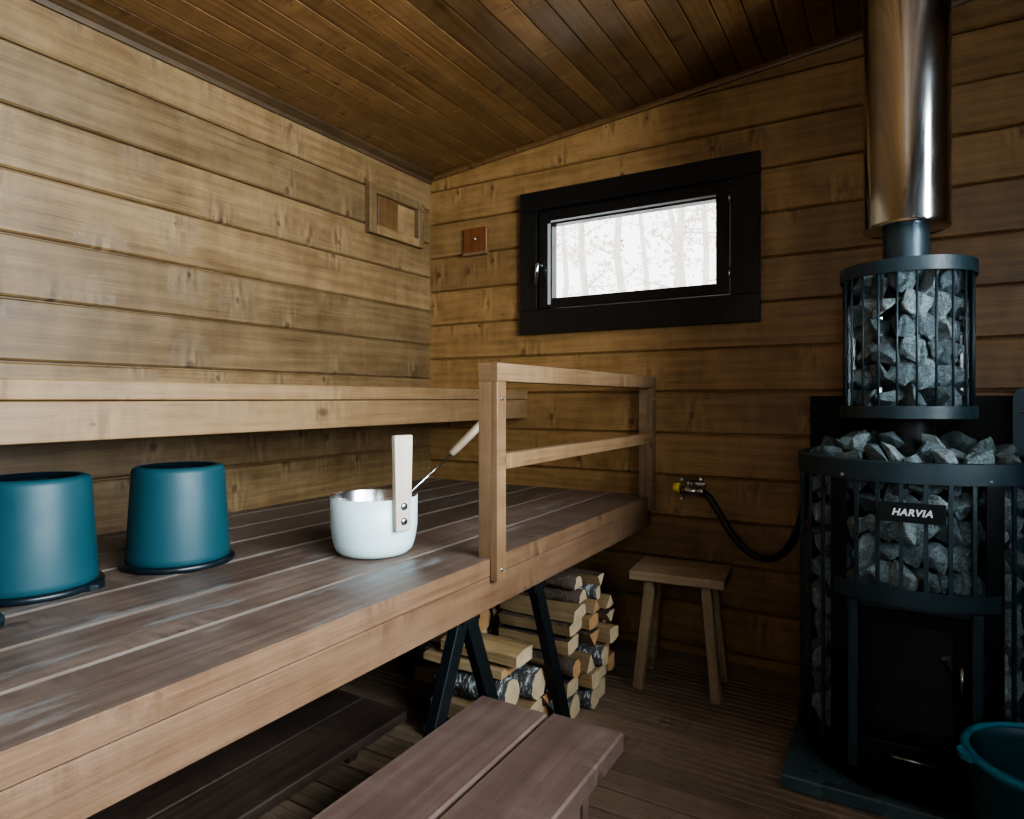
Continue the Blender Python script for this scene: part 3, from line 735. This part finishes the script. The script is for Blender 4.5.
def flue_cage():
    root = thing('stone_cage', 'round black barred cage of stones around the flue pipe', 'stone cage', (UC.x, UC.y, UZ0))
    mb = MB(); arc_band(mb, UR-.004, UR+.003, UZ1-.038, UZ1, -180, 180, 96, c=UC); smooth_auto(mb.build('top_ring', M['stove'], root, fix=True))
    mb = MB(); arc_band(mb, UR-.004, UR+.003, UZ0, UZ0+.034, -180, 180, 96, c=UC); smooth_auto(mb.build('bottom_ring', M['stove'], root, fix=True))
    mb = MB(); mb.lathe([(.061, UZ0+.001), (UR-.005, UZ0+.001), (UR-.005, UZ0+.006), (.061, UZ0+.006)], UC, 64, close=True); smooth_auto(mb.build('bottom_plate', M['stovedark'], root, fix=True))
    mb = MB(); arc_band(mb, UR-.013, UR-.011, UZ0+.007, UZ1-.03, 78, 282, 64, c=UC); smooth_auto(mb.build('liner', M['chrome'], root, fix=True))
    for k in range(22):
        d = 8+360/22*k
        T = Matrix.Translation(UC) @ Matrix.Rotation(az(d), 4, 'Z')
        mb = MB(); mb.tube([T @ Vector((UR-.007, 0, UZ0+.005)), T @ Vector((UR-.007, 0, UZ1-.005))], .0032, 8); mb.build('cage_bar', M['stove'], root)
flue_cage()
# stones
def stone_mesh(seed, facet=15):
    from mathutils import noise as nz
    r = random.Random(seed); bm = bmesh.new()
    ax = (1.0, r.uniform(.72, .95), r.uniform(.62, .85))
    for i in range(facet):
        a = r.uniform(0, 2*PI); z = r.uniform(-1, 1); q = math.sqrt(1-z*z); k = r.uniform(.85, 1.15)
        bm.verts.new((q*math.cos(a)*k*ax[0], q*math.sin(a)*k*ax[1], z*k*ax[2]))
    bmesh.ops.convex_hull(bm, input=bm.verts[:])
    bmesh.ops.delete(bm, geom=[v for v in bm.verts if not v.link_faces], context='VERTS')
    bmesh.ops.dissolve_limit(bm, angle_limit=.30, verts=bm.verts[:], edges=bm.edges[:])
    bmesh.ops.bevel(bm, geom=bm.edges[:], offset=.045, segments=1, affect='EDGES', profile=.6)
    bmesh.ops.triangulate(bm, faces=bm.faces[:])
    bmesh.ops.subdivide_edges(bm, edges=[e for e in bm.edges if e.calc_length() > .3], cuts=2, use_grid_fill=True)
    bmesh.ops.triangulate(bm, faces=bm.faces[:])
    bm.normal_update()
    for v in bm.verts:
        d = nz.noise(v.co*2.3+Vector((seed*1.7, 0, 0)))*.07+nz.noise(v.co*6.0+Vector((0, seed, 0)))*.035
        v.co += v.normal*d
    bmesh.ops.recalc_face_normals(bm, faces=bm.faces[:])
    me = bpy.data.meshes.new('sauna_stone'); bm.to_mesh(me); bm.free()
    return me
STM = {}
for mi in range(3):
    for sd in range(7):
        me = stone_mesh(100+sd*3+mi, 9+sd); me.materials.append(M['rock'][mi]); STM[(mi, sd)] = me
def stone(pos, size, label, group, flat=None):
    mi = R.choices((0, 1, 2), (5, 3, 2))[0]
    o = bpy.data.objects.new('sauna_stone', STM[(mi, R.randrange(7))]); COL.objects.link(o)
    o.location = pos; o.rotation_euler = (R.uniform(0, 6.28), R.uniform(0, 6.28), R.uniform(0, 6.28))
    s = size if isinstance(size, (tuple, list)) else (size*R.uniform(.92, 1.1), size*R.uniform(.9, 1.1), size*R.uniform(.88, 1.05))
    o.scale = s
    tag(o, label, 'stone', group)
    return o
# upper cage: five rows of stones round the pipe
for row in range(6):
    n = 8; z = UZ0+.006+.046+row*.0665
    off = -120+(row % 2)*17
    for i in range(n):
        d = off+i*32
        rr = .107+R.uniform(-.004, .003)
        p = (UC.x+rr*math.cos(az(d)), UC.y+rr*math.sin(az(d)), z+R.uniform(-.006, .006))
        stone(p, .0515, f'grey stone {ORD[i]} from left in {ORD[row]} row up inside the upper pipe cage', 'stones in the upper pipe cage')
# front of the stove
for row in range(5):
    n = 6 if row % 2 == 0 else 5; z = .606+row*.068
    for i in range(n):
        d = (i-(n-1)/2)*12.6
        rr = .232+R.uniform(-.006, .004)
        p = (SC.x+rr*math.cos(az(d)), SC.y+rr*math.sin(az(d)), z+R.uniform(-.006, .006))
        stone(p, .0535, f'grey stone {ORD[i]} from left in {ORD[row]} row up behind the front bars', 'stones behind the front bars of the stove')
# both sides of the stove
for s, nm in ((-1, 'left'), (1, 'right')):
    for row in range(9):
        for i in range(4):
            d = s*(50+i*23); rr = .234
            p = (SC.x+rr*math.cos(az(d)), SC.y+rr*math.sin(az(d)), SZ+.1+row*.085+R.uniform(-.005, .005))
            stone(p, .050, f'grey stone {ORD[i]} from front in {ORD[row]} row up in the {nm} side cage', f'stones in the {nm} side cage of the stove')
# heap on top
for ring, (rr, n, z, nm) in enumerate(((.232, 18, .918, 'outer'), (.170, 12, .940, 'middle'), (.118, 7, .958, 'inner'))):
    for i in range(n):
        d = -180+360*(i+.5*(ring % 2))/n
        q = rr+R.uniform(-.012, .012)
        p = (SC.x+q*math.cos(az(d)), SC.y+q*math.sin(az(d)), z+R.uniform(-.012, .014))
        s = .047 if ring < 2 else .038
        stone(p, (s*R.uniform(.95, 1.3), s*R.uniform(.8, 1.1), s*R.uniform(.75, 1.0)), f'pale grey stone {ORD[i] if i < 12 else ["thirteenth", "fourteenth", "fifteenth", "sixteenth", "seventeenth", "eighteenth"][i-12]} anticlockwise from the back in the {nm} ring heaped on the stove', 'stones heaped on top of the stove')
# hearth slab and heat shield
mb = MB(); mb.box(-.272, .56, 1.93, 2.66, .001, .041, 'x', ch=.004)
tag(mb.build('hearth_slab', M['slab'], fix=True), 'dark stone hearth slab beneath the stove', 'hearth')
def shield():
    root = thing('heat_shield', 'black steel heat shield standing behind the stove with riveted side panel', 'heat shield', (SC.x, 2.60, .04))
    mb = MB(); mb.box(-.264, .345, 2.590, 2.594, .042, EYE+.010, 'x'); mb.build('back_panel', M['shieldback'], root, fix=True)
    # side panel: rounded upper corner, turned a little towards the room
    P0 = Vector((.323, 2.556, 0)); A = math.radians(-12)
    T = Matrix.Translation(P0) @ Matrix.Rotation(A, 4, 'Z')
    zt = EYE+.034; prof = [(0, .042), (.0, zt-.04)]
    for k in range(7):
        a = PI-k*PI/2/6; prof.append((.022+.022*math.cos(a), zt-.04+.04*math.sin(a)))
    prof += [(.25, zt), (.25, .042)]
    mb = MB(); mb.prism(prof, 'y', 0, .004, T=T); sp = mb.build('side_panel', M['shield'], root, fix=True)
    for z in (1.05, .862, .745):
        b = MB(); b.lathe([(0, .004), (.004, .0035), (.0065, 0)], (0, 0, 0), 12)
        b.v = [tuple(T @ Vector((.022+x, -zz, z+y))) for x, y, zz in b.v]; b.build('rivet', M['bolt'], sp, fix=True)
shield()

# ------------------------------------------------------------------ firewood
def log(shape, end, w, h, L, label, group, seed, barkm='birch', endm='end', roll=0.0, yaw=0.0):
    """end: the sawn end facing the room; the log runs from there towards the left wall; w, h: section size"""
    r = random.Random(seed); mb = MB()
    pts = []   # (y, z, is_bark)
    if shape == 'round':
        for i in range(18):
            a = 2*PI*i/18; k = 1+r.uniform(-.05, .05); pts.append((w/2*k*math.cos(a), h/2*k*math.sin(a), True))
    elif shape == 'half':
        for i in range(11):
            a = PI*i/10; k = 1+r.uniform(-.05, .05); pts.append((w/2*k*math.cos(a), h*k*math.sin(a)-h*.5, True))
        pts.append((0, -h*.5+r.uniform(-.004, .004), False))
    elif shape == 'wedge':
        a0 = math.radians(55)
        pts.append((r.uniform(-.1, .1)*w, h*.5, False))
        for i in range(7):
            t = i/6; pts.append((-w/2+w*t, -h*.5+.06*h*math.cos(PI*(t-.5))*-1+.1*h, True))
    else:  # split block
        for (y, z) in ((-.5, -.45), (.05, -.5), (.5, -.4), (.46, .42), (.1, .5), (-.48, .38)):
            pts.append(((y+r.uniform(-.07, .07))*w, (z+r.uniform(-.07, .07))*h, False))
        i = r.randrange(6); pts[i] = (*pts[i][:2], True)
    n = len(pts); K = 5
    cr, sr = math.cos(roll), math.sin(roll)
    ey, ez = r.uniform(-.006, .006), r.uniform(-.004, .004)
    rnd = r.random(); ou, ov = r.uniform(0, 50), r.uniform(0, 50)
    for k in range(K+1):
        t = k/K; x = -L*t+(r.uniform(-.004, .004) if 0 < k < K else 0); sc = 1+.06*math.sin(t*3)*r.uniform(.3, 1)
        for i, (y, z, b) in enumerate(pts):
            yy, zz = y*sc+ey*t+r.uniform(-.0015, .0015), z*sc+ez*t+r.uniform(-.0015, .0015)
            mb.v.append((x+r.uniform(-.002, .002), cr*yy-sr*zz, sr*yy+cr*zz))
    acc = [0]
    for i in range(n): acc.append(acc[-1]+math.dist(pts[i][:2], pts[(i+1) % n][:2]))
    for k in range(K):
        for i in range(n):
            j = (i+1) % n; b = pts[i][2] and (pts[j][2] or shape in ('block',))
            u0, u1 = ou+L*k/K, ou+L*(k+1)/K
            mb.face((k*n+i, k*n+j, (k+1)*n+j, (k+1)*n+i), [(u0, ov+acc[i]), (u0, ov+acc[i+1]), (u1, ov+acc[i+1]), (u1, ov+acc[i])], 1 if b else 0, rnd, b and shape in ('round', 'half'))
    uvp = [(p[0]+(0 if shape in ('round', 'half') else .03), p[1]) for p in pts]
    mb.face(list(range(n)), uvp, 2, rnd); mb.face([K*n+i for i in range(n)][::-1], uvp[::-1], 2, rnd)
    o = mb.build('firewood_log', [M['split'], M[barkm], M[endm]], fix=True)
    o.location = end; o.rotation_euler = (0, 0, yaw)
    return tag(o, label, 'firewood', group)
KIND = {'round': 'round birch log', 'half': 'half-round log', 'wedge': 'wedge-shaped split log', 'block': 'split log'}
def stack(tagname, group, xf, y0, rows, seed):
    r = random.Random(seed); z = 0.0
    for ri, row in enumerate(rows):
        h = row['h']; y = y0+row.get('dy', 0)
        for ci, it in enumerate(row['logs']):
            shape, w = it[0], it[1]; bk = it[2] if len(it) > 2 else r.choice(['birch', 'darkbark']); em = it[3] if len(it) > 3 else r.choice(['end', 'end', 'endor'])
            dx = it[4] if len(it) > 4 else r.uniform(-.022, .022)
            hh = h*r.uniform(.88, .96)
            L = r.uniform(.27, .31)
            log(shape, (xf+dx, y+w/2, z+.002+hh/2), w*.93, hh, L, f'{KIND[shape]} {ORD[ci]} from left in {ORD[ri]} row up of {tagname}', group, r.randrange(10**6), bk, em, r.choice((0, PI)) if shape in ('wedge', 'half', 'block') and it[0] != 'half' else (0 if shape == 'half' else r.uniform(0, 6)), r.uniform(-.04, .04))
            y += w
        z += h
B, D = 'birch', 'darkbark'
stack('the tall stack', 'tall firewood stack under the far bench end', -.925, 1.955, [
    dict(h=.078, logs=[('half', .10, B, 'end'), ('round', .085, B, 'end', .02), ('block', .075, D, 'end', .01)]),
    dict(h=.062, logs=[('block', .09, D, 'end', -.02), ('block', .08, B, 'end', .03), ('half', .09, D, 'end', .015), ('block', .07, D, 'endor', .02)]),
    dict(h=.066, logs=[('round', .066, D, 'endor', .0), ('wedge', .075, B, 'end', .02), ('round', .085, B, 'end', .04), ('block', .07, D, 'endor')]),
    dict(h=.060, dy=.02, logs=[('block', .10, D, 'end', -.03), ('wedge', .09, D, 'endor', .01), ('block', .08, D, 'end', .05), ('wedge', .05, D, 'end')]),
    dict(h=.050, dy=.03, logs=[('block', .11, D, 'end', -.03), ('block', .08, D, 'endor', 0.0), ('wedge', .085, D, 'end', .03)]),
    dict(h=.048, dy=.05, logs=[('block', .11, D, 'end', -.02), ('wedge', .08, D, 'endor', .0), ('wedge', .075, D, 'end', .02)]),
    dict(h=.044, dy=.11, logs=[('half', .08, D, 'end', -.03), ('round', .055, B, 'end', .0)]),
    dict(h=.048, dy=.12, logs=[('half', .07, D, 'end', -.05), ('wedge', .06, D, 'end', .01)])], 21)
stack('the stack beside the step', 'shorter firewood stack beside the step bench', -.995, 1.64, [
    dict(h=.075, logs=[('half', .10, B), ('block', .10, D), ('round', .08, B)]),
    dict(h=.055, dy=.01, logs=[('block', .10, D), ('block', .09, B), ('wedge', .08, D, 'endor')]),
    dict(h=.095, dy=.02, logs=[('round', .10, B, 'end', -.02), ('round', .105, B, 'end', .02), ('block', .05, B, 'endor', .03)]),
    dict(h=.030, dy=.03, logs=[('block', .11, D, 'endor', -.04), ('block', .09, D, 'end', -.05)]),
    dict(h=.052, dy=.06, logs=[('block', .105, 'split', 'end', .0)])], 33)
stack('the rear bench stack', 'rear firewood stack deep under the bench', -1.30, 1.93, [
    dict(h=.080, logs=[('block', .10, D), ('round', .09, B)]),
    dict(h=.080, logs=[('round', .09, B), ('half', .09, D)]),
    dict(h=.080, logs=[('block', .10, D), ('round', .08, B)]),
    dict(h=.080, logs=[('round', .09, D), ('block', .08, D)]),
    dict(h=.050, dy=.05, logs=[('round', .05, D, 'endor'), ('block', .07, D)])], 45)
# ------------------------------------------------------------------ outdoors seen through the window
mb = MB(); mb.box(-22, 16, YB+.4, 40, -.5, -.35, 'x'); struct(mb.build('ground', M['snow'], fix=True), 'snowy ground outside the window', 'ground')
def tree(x, y, h, r, seed, label):
    q = random.Random(seed); root = thing('winter_tree', label, 'tree', (x, y, -.35), 'pale trees outside the window')
    mb = MB(); pts = [(x+q.uniform(-.05, .05)*k, y, -.35+h*k/6) for k in range(7)]
    mb.tube(pts, [r*(1-.12*k) for k in range(7)], 10); mb.build('trunk', M['treebark'], root)
    mb = MB(); lf = MB()
    for i in range(34):
        k = q.uniform(.22, 1); z = -.35+h*k; a = q.uniform(0, 2*PI); L = (1.1-k)*h*.09+.2
        e = Vector((x+L*math.cos(a), y+L*math.sin(a), z+q.uniform(-.1, .3)))
        mb.tube([(x, y, z), e], [.015, .005], 5, caps=False)
        for j in range(26):
            t = q.uniform(.25, 1.1); c = Vector((x, y, z)).lerp(e, t)+Vector((q.gauss(0, .09), q.gauss(0, .09), q.gauss(0, .09))); s = q.uniform(.02, .055)
            u = Vector((q.gauss(0, 1), q.gauss(0, 1), q.gauss(0, 1))).normalized()*s; v = u.orthogonal().normalized()*s*.5
            lf.poly([c-u, c+v, c+u, c-v])
    mb.build('branches', M['treebark'], root); lf.build('foliage', M['twig'], root)
q = random.Random(3)
for i, (x, y, h, r) in enumerate([(-6.2, 12.6, 8, .09), (-4.6, 10.2, 8, .09), (-3.3, 8.6, 7, .08), (-5.3, 15.5, 9, .10), (-4.0, 13.4, 9, .09), (-2.0, 7.0, 6, .06), (-2.8, 11.4, 8, .08)]):
    tree(x, y, h, r, 60+i, f'bare pale tree beyond the back window pane, {ORD[i]} from the left of seven trees')

# ------------------------------------------------------------------ light
wd = bpy.data.worlds.new('sky'); scene.world = wd; wd.use_nodes = True
bg = wd.node_tree.nodes['Background']; bg.inputs[0].default_value = (1.0, .985, .96, 1); bg.inputs[1].default_value = 3.6
def area(name, loc, rot, sx, sy, power, col):
    l = bpy.data.lights.new(name, 'AREA'); l.shape = 'RECTANGLE'; l.size = sx; l.size_y = sy; l.energy = power; l.color = col
    o = bpy.data.objects.new(name, l); COL.objects.link(o); o.location = loc; o.rotation_euler = rot
    return o
area('daylight_window', (XR+.16, (DY0+DY1)/2, (DZ0+DZ1)/2), (0, PI/2, 0), DZ1-DZ0-.14, DY1-DY0-.14, 215, (.86, .95, 1.0))

area('added_rear_fill', ((FX0+FX1)/2, YF-.16, (FZ0+FZ1)/2), (PI/2, 0, 0), FX1-FX0-.12, FZ1-FZ0-.12, 5.5, (.88, .96, 1.0))  # added fill lamp outside the made-up rear window

# ------------------------------------------------------------------ camera
cam = bpy.data.cameras.new('camera'); co = bpy.data.objects.new('camera', cam); COL.objects.link(co)
co.location = (0, 0, EYE); co.rotation_euler = (PI/2, 0, math.radians(30.71))
cam.sensor_width = 36; cam.lens = 642.9/1024*36; cam.shift_y = -10.7/1024; cam.clip_start = .02
scene.camera = co
scene.view_settings.view_transform = 'AgX'
scene.view_settings.look = 'AgX - Medium High Contrast'
scene.view_settings.exposure = 0.3
